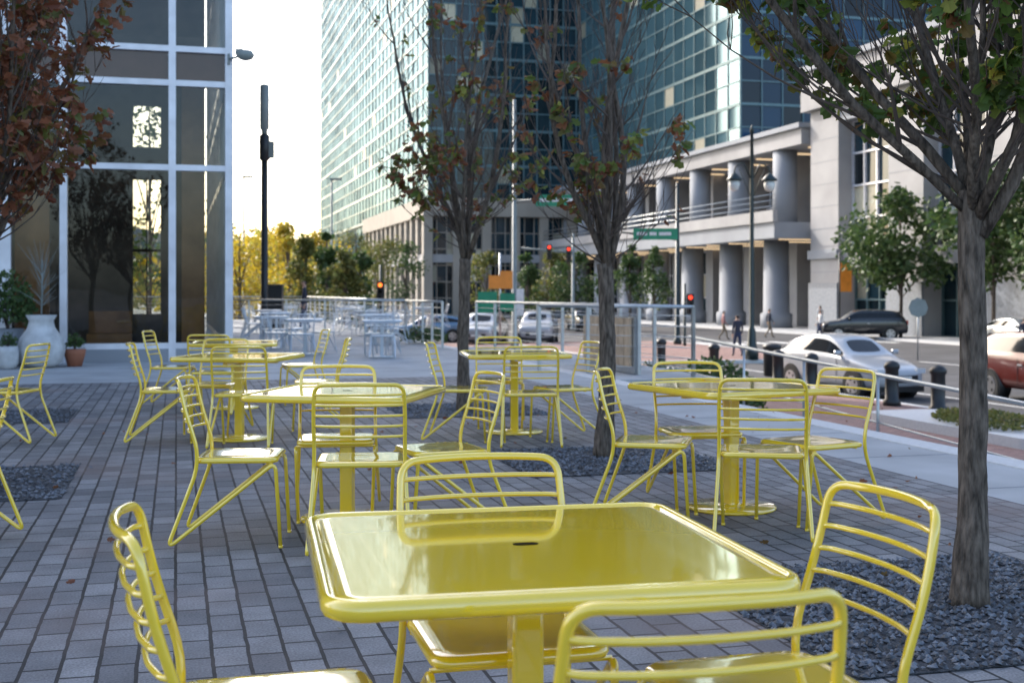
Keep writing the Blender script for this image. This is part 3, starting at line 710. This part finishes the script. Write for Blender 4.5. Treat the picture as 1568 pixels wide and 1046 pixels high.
# ------------------------------------------------------------------ street furniture
def lamp(x,y,z0,h):
    b=MB(); b.lathe([(.26,0),(.26,.35),(.18,.5),(.14,1.1),(.09,1.25),(.075,h*.75),(.06,h-.3),(.09,h-.28),(.04,h-.1),(.02,h)],'dgreen',n=14)
    for s in (1,-1):
        b.tube(fillet([(0,0,h*.76),(s*.35,0,h*.84),(s*.68,0,h*.82),(s*.70,0,h*.79)],.15,5),.03,'dgreen',8)
        b.lathe([(.03,.28),(.10,.22),(.30,.02),(.30,-.03),(.24,-.04)][::-1],'dgreen',(s*.70,0,h*.765),14)
        b.lathe([(.20,-.05),(.22,-.2),(.16,-.38),(.05,-.44)][::-1],'lantern',(s*.70,0,h*.765),14)
        b.tube([(s*.08,0,h*.70),(s*.5,0,h*.81)],.015,'dgreen',6)
    b.build("street_lamp",(x,y,z0),rad(8))
lamp(9.2,48,-1.3,9.0)
lamp(22.5,62,-1.3,9.0)
b=MB(); b.lathe([(.16,0),(.13,.3),(.12,6.0)],'black',n=12); b.lathe([(.12,6.0),(.19,6.05),(.19,6.9),(.12,6.95)],'black',n=12)
b.lathe([(.11,6.95),(.11,7.1),(.17,7.15),(.17,8.7),(.1,8.75)],'polegrey',n=12)
b.box(.12,-.08,6.1,.34,.08,6.7,'polegrey'); b.build("antenna_pole",(-8.9,45,0))
b=MB(); b.box(-.25,-.2,0,.25,.2,1.5,'black'); b.box(-.28,-.23,1.5,.28,.23,1.56,'black'); b.build("utility_cabinet",(-8.3,44,0),bevel=.02)
def tsignal(b,x,y,z,red='red_em',n=3):
    b.box(x-.17,y,z-.5,x+.17,y+.18,z+.5,'black')
    for i in range(3):
        zz=z+.32-.32*i; c=Vector((x,y-.01,zz))
        b.tube([(x,y+.01,zz),(x,y-.02,zz)],.10,red if i==0 else 'carglass',12)
        b.tube([(x,y-.02,zz+.0),(x,y-.16,zz+.02)],.125,'black',10,caps=False)
def signal_pole(x,y,z0,h,arm,armz,sigs,sign=None,k='polegrey'):
    b=MB(); b.lathe([(.2,0),(.2,.2),(.13,.3),(.08,h)],k,n=12)
    b.tube([(0,0,armz),(arm,0,armz+.35)],[.08,.05],k,8)
    for s in sigs: tsignal(b,s,-.1,armz+.35*s/arm-.1)
    if sign:
        z=armz+.35*sign/arm
        b.box(sign,-.10,z-.30,sign+2.2,-.06,z+.26,'sgreen')
        for q,wd in ((.18,.5),(.80,.35),(1.27,.6)): b.box(sign+q,-.106,z-.09,sign+q+wd,-.102,z+.07,'paint')
    b.build("traffic_signal",(x,y,z0))
signal_pole(0.12,60,-1.3,11.8,4.0,6.9,[],1.0)
signal_pole(8.2,62,-1.3,8.0,-2.8,5.2,[],-2.2,'dgreen')
signal_pole(4.1,84,-1.3,6.5,-3.5,5.2,[-1.6,-.3])
b=MB(); b.lathe([(.1,0),(.07,.2),(.06,3.9)],'dgreen',n=10); tsignal(b,.0,-.18,2.6,'amber_em'); b.build("traffic_signal",(-6.3,60,-1.3))
b=MB(); b.lathe([(.1,0),(.07,.2),(.06,3.0)],'dgreen',n=10); tsignal(b,.25,-.18,2.0,'red_em'); b.build("pedestrian_signal",(8.35,60.5,-1.3))
for x,y,h in ((-9.5,66,8.5),(-15,70,9)):
    b=MB(); b.lathe([(.12,0),(.07,.3),(.045,h)],'polegrey',n=8); b.box(-.1,-.12,h-.02,.5,.12,h+.08,'polegrey'); b.build("light_pole",(x,y,-1.3))
b=MB(); b.cyl(0,0,0,2.9,.04,'galv',n=8); b.box(-.38,-.05,1.7,.12,-.03,2.15,'orange'); b.box(-.0,-.051,1.7,.42,-.031,2.3,'orange'); b.box(-.75,-.05,.9,-.1,-.03,1.6,'sgreen'); b.box(.0,-.05,.95,.5,-.03,1.55,'sgreen'); b.box(.55,-.05,.8,.8,-.03,1.7,'paint'); b.box(-.75,-.025,1.1,.8,.025,1.16,'galv'); b.build("temporary_road_sign",(-.4,42,-.3))
b=MB(); b.cyl(0,0,0,2.3,.03,'galv',n=8); b.lathe([(.38,-.01),(.38,.01)],'polegrey',n=8)
for i in range(len(b.v)-16,len(b.v)):
    x_,y_,z_=b.v[i]; b.v[i]=(x_,z_-.04,y_+2.0)
b.build("road_sign",(15.4,47.5,-1.3))
b=MB(); b.cyl(0,0,0,5,.05,'black',n=8); b.box(.06,-.02,2.6,.75,.02,4.4,'orange'); b.build("street_banner",(*W(39.3,69),-1.3))
for u,v in ((15.8,31.0),(15.8,29.15),(15.8,25.4),(15.8,23.6),(15.8,35.2),(15.8,39.5),(15.8,18.2),(15.8,16.0)):
    b=MB(); b.lathe([(.20,0),(.20,.12),(.15,.16),(.15,.82),(.18,.86),(.18,.93),(.12,1.0),(.02,1.03)],'black',n=18); x,y=W(u,v); b.build("bollard",(x,y,-1.3))
for u,v in ((8.9,30),(9.2,33)):
    x,y=W(u,v); b=MB(); b.lathe([(.12,0),(.12,.75),(.14,.8),(.1,.9),(.02,.93)],'galv',n=14); b.build("bollard",(x,y,-1.3))
b=MB(); b.lathe([(.22,0),(.26,.05),(.27,.85),(.29,.88),(.29,.95),(.15,1.0)],'black',n=18); b.build("litter_bin",(8.0,38.5,-1.3))

# ------------------------------------------------------------------ cars
def car(x,y,heading,paint,L=4.4,Wd=1.8,H=1.5,suv=False,z=-1.43,name="car"):
    k=H/1.47; bm=bmesh.new()
    S=[(0.00,.34,.58,.60,.60,.50),(0.025,.24,.66,.69,.76,.66),(0.10,.21,.76,.81,.86,.74),(0.20,.20,.86,.91,.90,.76),(0.275,.20,.92,.96,.91,.76),(0.43,.20,.94,1.40,.91,.62),(0.56,.20,.96,1.47,.91,.62),(0.72,.20,.98,1.44,.91,.61),(0.86,.21,1.0,1.34,.90,.59),(0.955,.24,1.0,1.04,.86,.70),(0.985,.28,.80,.85,.80,.68),(1.0,.36,.62,.66,.70,.6)]
    if suv: S=[(0.00,.36,.66,.70,.66,.56),(0.02,.28,.76,.80,.80,.70),(0.09,.26,.84,.90,.88,.76),(0.19,.25,.90,.96,.91,.78),(0.25,.25,.93,.99,.91,.78),(0.37,.25,.95,1.41,.91,.66),(0.50,.25,.96,1.47,.91,.67),(0.72,.25,.97,1.46,.91,.67),(0.90,.26,.98,1.41,.90,.65),(0.965,.28,.98,1.04,.88,.74),(0.985,.30,.80,.85,.86,.74),(1.0,.36,.62,.66,.78,.68)]
    rings=[]
    for (t,zb,zs_,zt,ws,wt) in S:
        w=Wd/2/.91
        h=[(0,zb),(ws*.80*w,zb),(ws*.96*w,zb+.10),(ws*w,(zb+zs_)*.5),(ws*.985*w,zs_-.06),(ws*.955*w,zs_),(wt*w,zt-.035 if zt-zs_>.1 else zt-.02),(wt*.86*w,zt),(0,zt+.015)]
        full=[(p[0],p[1]*k) for p in h]+[(-p[0],p[1]*k) for p in h[-2:0:-1]]
        rings.append([bm.verts.new((px,L/2-t*L,pz)) for px,pz in full])
    n=len(rings[0]); gR=[];gLf=[];wf=[];wb=[]
    for i in range(len(rings)-1):
        for j in range(n):
            j2=(j+1)%n; f=bm.faces.new((rings[i][j],rings[i][j2],rings[i+1][j2],rings[i+1][j])); f.smooth=True
            if j==5 and 4<=i<=8: gR.append(f)
            if j==n-6 and 4<=i<=8: gLf.append(f)
            if j in (7,8) and i==4: wf.append(f)
            if j in (7,8) and i==8: wb.append(f)
    bm.faces.new(rings[0][::-1]); bm.faces.new(rings[-1])
    for g,th in ((gR,.045),(gLf,.045),(wf,.03),(wb,.04)):
        bmesh.ops.inset_region(bm,faces=g,thickness=th,use_even_offset=True,depth=-.006)
        for f in g: f.material_index=1
    bmesh.ops.recalc_face_normals(bm,faces=bm.faces)
    me=bpy.data.meshes.new("body"); bm.to_mesh(me); bm.free()
    for m in (M[paint],M['carglass']): me.materials.append(m)
    e=bpy.data.objects.new(name,None); e.location=(x,y,z); e.rotation_euler=(0,0,rad(heading-90)); scene.collection.objects.link(e)
    o=bpy.data.objects.new("body",me); scene.collection.objects.link(o); o.parent=e
    sd=o.modifiers.new("s","SUBSURF"); sd.levels=2; sd.render_levels=2
    b=MB(); wr=.33*k**.5
    for sy in (L*.31,-L*.29):
        for sx in (1,-1):
            X=sx*(Wd/2+.004); 
            b.tube([(sx*(Wd/2-.35),sy,wr+.02),(X,sy,wr+.02)],wr+.055,'black',24)
            b.tube([(sx*(Wd/2-.2),sy,wr),(X+sx*.012,sy,wr)],wr,'tire',24)
            b.tube([(sx*(Wd/2-.1),sy,wr),(X+sx*.016,sy,wr)],wr*.68,'rim',20)
            for a in range(5):
                an=a*1.2566; b.tube([(X+sx*.017,sy+math.cos(an+.6)*wr*.45,wr+math.sin(an+.6)*wr*.45),(X+sx*.020,sy+math.cos(an+.6)*wr*.45,wr+math.sin(an+.6)*wr*.45)],wr*.13,'tire',6)
    for sx in (1,-1):
        b.box(sx*Wd*.27,L/2-.18,.60*k,sx*Wd*.42,L/2-.05,.71*k,'headl')
        b.box(sx*Wd*.33,-L/2+.02,.74*k,sx*Wd*.44,-L/2+.14,.95*k,'taill')
        b.rings([[(sx*(Wd/2+.02)+p[0],L*.18+p[1],p[2]+.98*k) for p in rrect(.09,.05,.03,zz)] for zz in (0,.13)],paint)
        b.box(sx*(Wd/2-.004),L*.16,.35*k,sx*(Wd/2+.002),L*.163,.90*k,'black'); b.box(sx*(Wd/2-.004),-L*.06,.35*k,sx*(Wd/2+.002),-L*.057,.92*k,'black')
        b.box(sx*(Wd/2-.01),-L*.02,.78*k,sx*(Wd/2+.02),-L*.055,.81*k,'rim')
    b.box(-Wd*.26,L/2-.06,.40*k,Wd*.26,L/2+.004,.56*k,'black'); b.box(-.26,L/2-.01,.44*k,.26,L/2+.02,.54*k,'paint')
    b.box(-.26,-L/2-.015,.55*k,.26,-L/2+.04,.66*k,'paint')
    b.box(-Wd*.38,L/2-.13,.20,Wd*.38,L/2-.02,.34,'black')
    o2=bpy.data.objects.new("wheels_and_trim",b.mesh("trim")); scene.collection.objects.link(o2); o2.parent=e
car(9.0,33.6,-68,'car_white',4.5,1.8,1.62,name="parked_car")
car(20.2,72,172,'car_black',4.8,1.9,1.72,True,name="sport_utility_vehicle")
car(13.35,30.6,-75,'car_red',4.7,1.9,1.75,True,name="sport_utility_vehicle")
car(-4.6,68,190,'car_blue',4.4,1.8,1.5,name="car"); car(-1.4,64,-100,'car_silver',4.5,1.85,1.7,True,name="car")
car(1.4,66,-96,'car_white',4.5,1.85,1.75,True,name="car"); car(-9.5,74,185,'car_silver',4.4,1.8,1.5,name="car"); car(-15,70,5,'car_white',4.4,1.8,1.5,name="car")
car(24.5,60,-78,'car_silver',4.6,1.8,1.5,name="car"); car(5.0,88,-80,'car_black',4.6,1.8,1.6,True,name="car")

# ------------------------------------------------------------------ people
def person(x,y,z,heading,top,pants,h=1.75,stride=1.0,seed=0):
    s=h/1.75; st=stride
    V=[(0,0,.95,.125),(0,.01,1.15,.115),(0,.0,1.36,.14),(0,.0,1.50,.058),(0,.02,1.60,.082),(0,.02,1.69,.085),
       (-.085,.0,.90,.088),(-.09,.17*st,.50,.058),(-.09,.24*st,.10,.04),(-.09,.24*st+.15,.035,.036),
       (.085,.0,.90,.088),(.09,-.03*st,.49,.058),(.09,-.30*st,.14,.04),(.09,-.30*st+.13,.045,.034),
       (-.17,0,1.41,.058),(-.22,-.08*st,1.14,.043),(-.22,.02-.06*st,.90,.03),(-.22,.05-.06*st,.83,.032),
       (.17,0,1.41,.058),(.22,.03*st,1.14,.043),(.22,.16*st,.93,.03),(.22,.21*st,.87,.032)]
    E=[(0,1),(1,2),(2,3),(3,4),(4,5),(0,6),(6,7),(7,8),(8,9),(0,10),(10,11),(11,12),(12,13),(2,14),(14,15),(15,16),(16,17),(2,18),(18,19),(19,20),(20,21)]
    me=bpy.data.meshes.new("p"); me.from_pydata([v[:3] for v in V],E,[]); o=bpy.data.objects.new("tmp",me); scene.collection.objects.link(o)
    sk=o.modifiers.new("sk","SKIN"); sk.use_smooth_shade=True
    for i,v in enumerate(V): me.skin_vertices[0].data[i].radius=(v[3],v[3]*(.75 if i in (0,1,2) else 1)); 
    me.skin_vertices[0].data[0].use_root=True
    ss=o.modifiers.new("ss","SUBSURF"); ss.levels=2
    dg=bpy.context.evaluated_depsgraph_get(); em=bpy.data.meshes.new_from_object(o.evaluated_get(dg)); bpy.data.objects.remove(o)
    b=MB()
    b.v=[tuple(v.co) for v in em.vertices]
    for p in em.polygons:
        c=p.center; 
        if c.z<.11: k='shoe'
        elif c.z<.97 and abs(c.x)<.19: k=pants
        elif c.z>1.645 or (c.z>1.56 and c.y<-.01): k='hair'
        elif c.z>1.47 or (c.z<.93): k='skin'
        else: k=top
        b.addf(p.vertices,k,True)
    for (hx,hy,hz) in ((-.22,.05-.06*st,.83),(.22,.21*st,.87)):
        for i in range(4): b.tube([(hx,hy-.025+i*.017,hz),(hx,hy-.028+i*.018,hz-.05),(hx,hy-.02+i*.017,hz-.085+abs(i-1.5)*.008)],[.009,.008,.006],'skin',5)
        b.tube([(hx,hy+.02,hz+.02),(hx,hy+.045,hz-.02),(hx,hy+.045,hz-.04)],[.01,.009,.006],'skin',5)
    b.tube([(0,.10,1.645),(0,.118,1.615),(0,.10,1.608)],[.007,.012,.008],'skin',5)
    for sx in (1,-1):
        b.tube([(sx*.03,.092,1.65),(sx*.03,.098,1.65)],.009,'shoe',6); b.tube([(sx*.083,.02,1.66),(sx*.088,.015,1.61)],.012,'skin',5)
    b.tube([(-.02,.097,1.585),(.02,.097,1.585)],.005,'terra',5)
    ob=b.build("pedestrian",(x,y,z),rad(heading-90)); ob.scale=(s,s,s)
person(9.05,50.2,-1.3,100,'shirtb','denim',1.72); person(12.0,71,-1.43,0,'shirtp','khaki',1.7)
person(-4.2,63,-1.43,20,'shirtw','denim',1.75); person(-6.8,41,0,190,'shirtb','denim',1.72,.6); person(17.5,71,-1.43,180,'shirtw','denim',1.75)
person(20.5,50,-1.3-.13,60,'shirtb','denim',1.75); person(15.2,74,-1.43,10,'shirtb','khaki',1.78); person(*W(40.2,73),-1.3,100,'shirtw','denim',1.75)

# ------------------------------------------------------------------ sky, sun, camera
SUN_AZ=-40.0; SUN_EL=33.0
w=bpy.data.worlds.new("World"); scene.world=w; w.use_nodes=True
N=w.node_tree.nodes; L=w.node_tree.links
sky=N.new("ShaderNodeTexSky"); sky.sky_type='NISHITA'; sky.sun_disc=False
sky.sun_elevation=rad(SUN_EL); sky.sun_rotation=rad(SUN_AZ); sky.air_density=1.0; sky.dust_density=3.2; sky.ozone_density=1.0
bg=N["Background"]; bg.inputs["Strength"].default_value=0.46; L.new(sky.outputs[0],bg.inputs["Color"])
sl=bpy.data.lights.new("sun","SUN"); sl.energy=4.5; sl.angle=rad(.5); sl.color=(1,.96,.90)
so=bpy.data.objects.new("sun",sl); scene.collection.objects.link(so)
d=Vector((math.sin(rad(SUN_AZ))*math.cos(rad(SUN_EL)),math.cos(rad(SUN_AZ))*math.cos(rad(SUN_EL)),math.sin(rad(SUN_EL))))
so.rotation_euler=(-d).to_track_quat('-Z','Y').to_euler(); so.location=d*50
cam=bpy.data.cameras.new("camera"); co=bpy.data.objects.new("camera",cam); scene.collection.objects.link(co)
co.location=(0,0,1.3); co.rotation_euler=(rad(90),0,0); cam.lens=44; cam.sensor_width=36; cam.shift_y=-0.0485
cam.clip_start=.05; cam.clip_end=6000
cam.dof.use_dof=True; cam.dof.focus_distance=4.6; cam.dof.aperture_fstop=4.8
scene.camera=co
scene.view_settings.view_transform='Standard'; scene.view_settings.look='None'; scene.view_settings.exposure=0
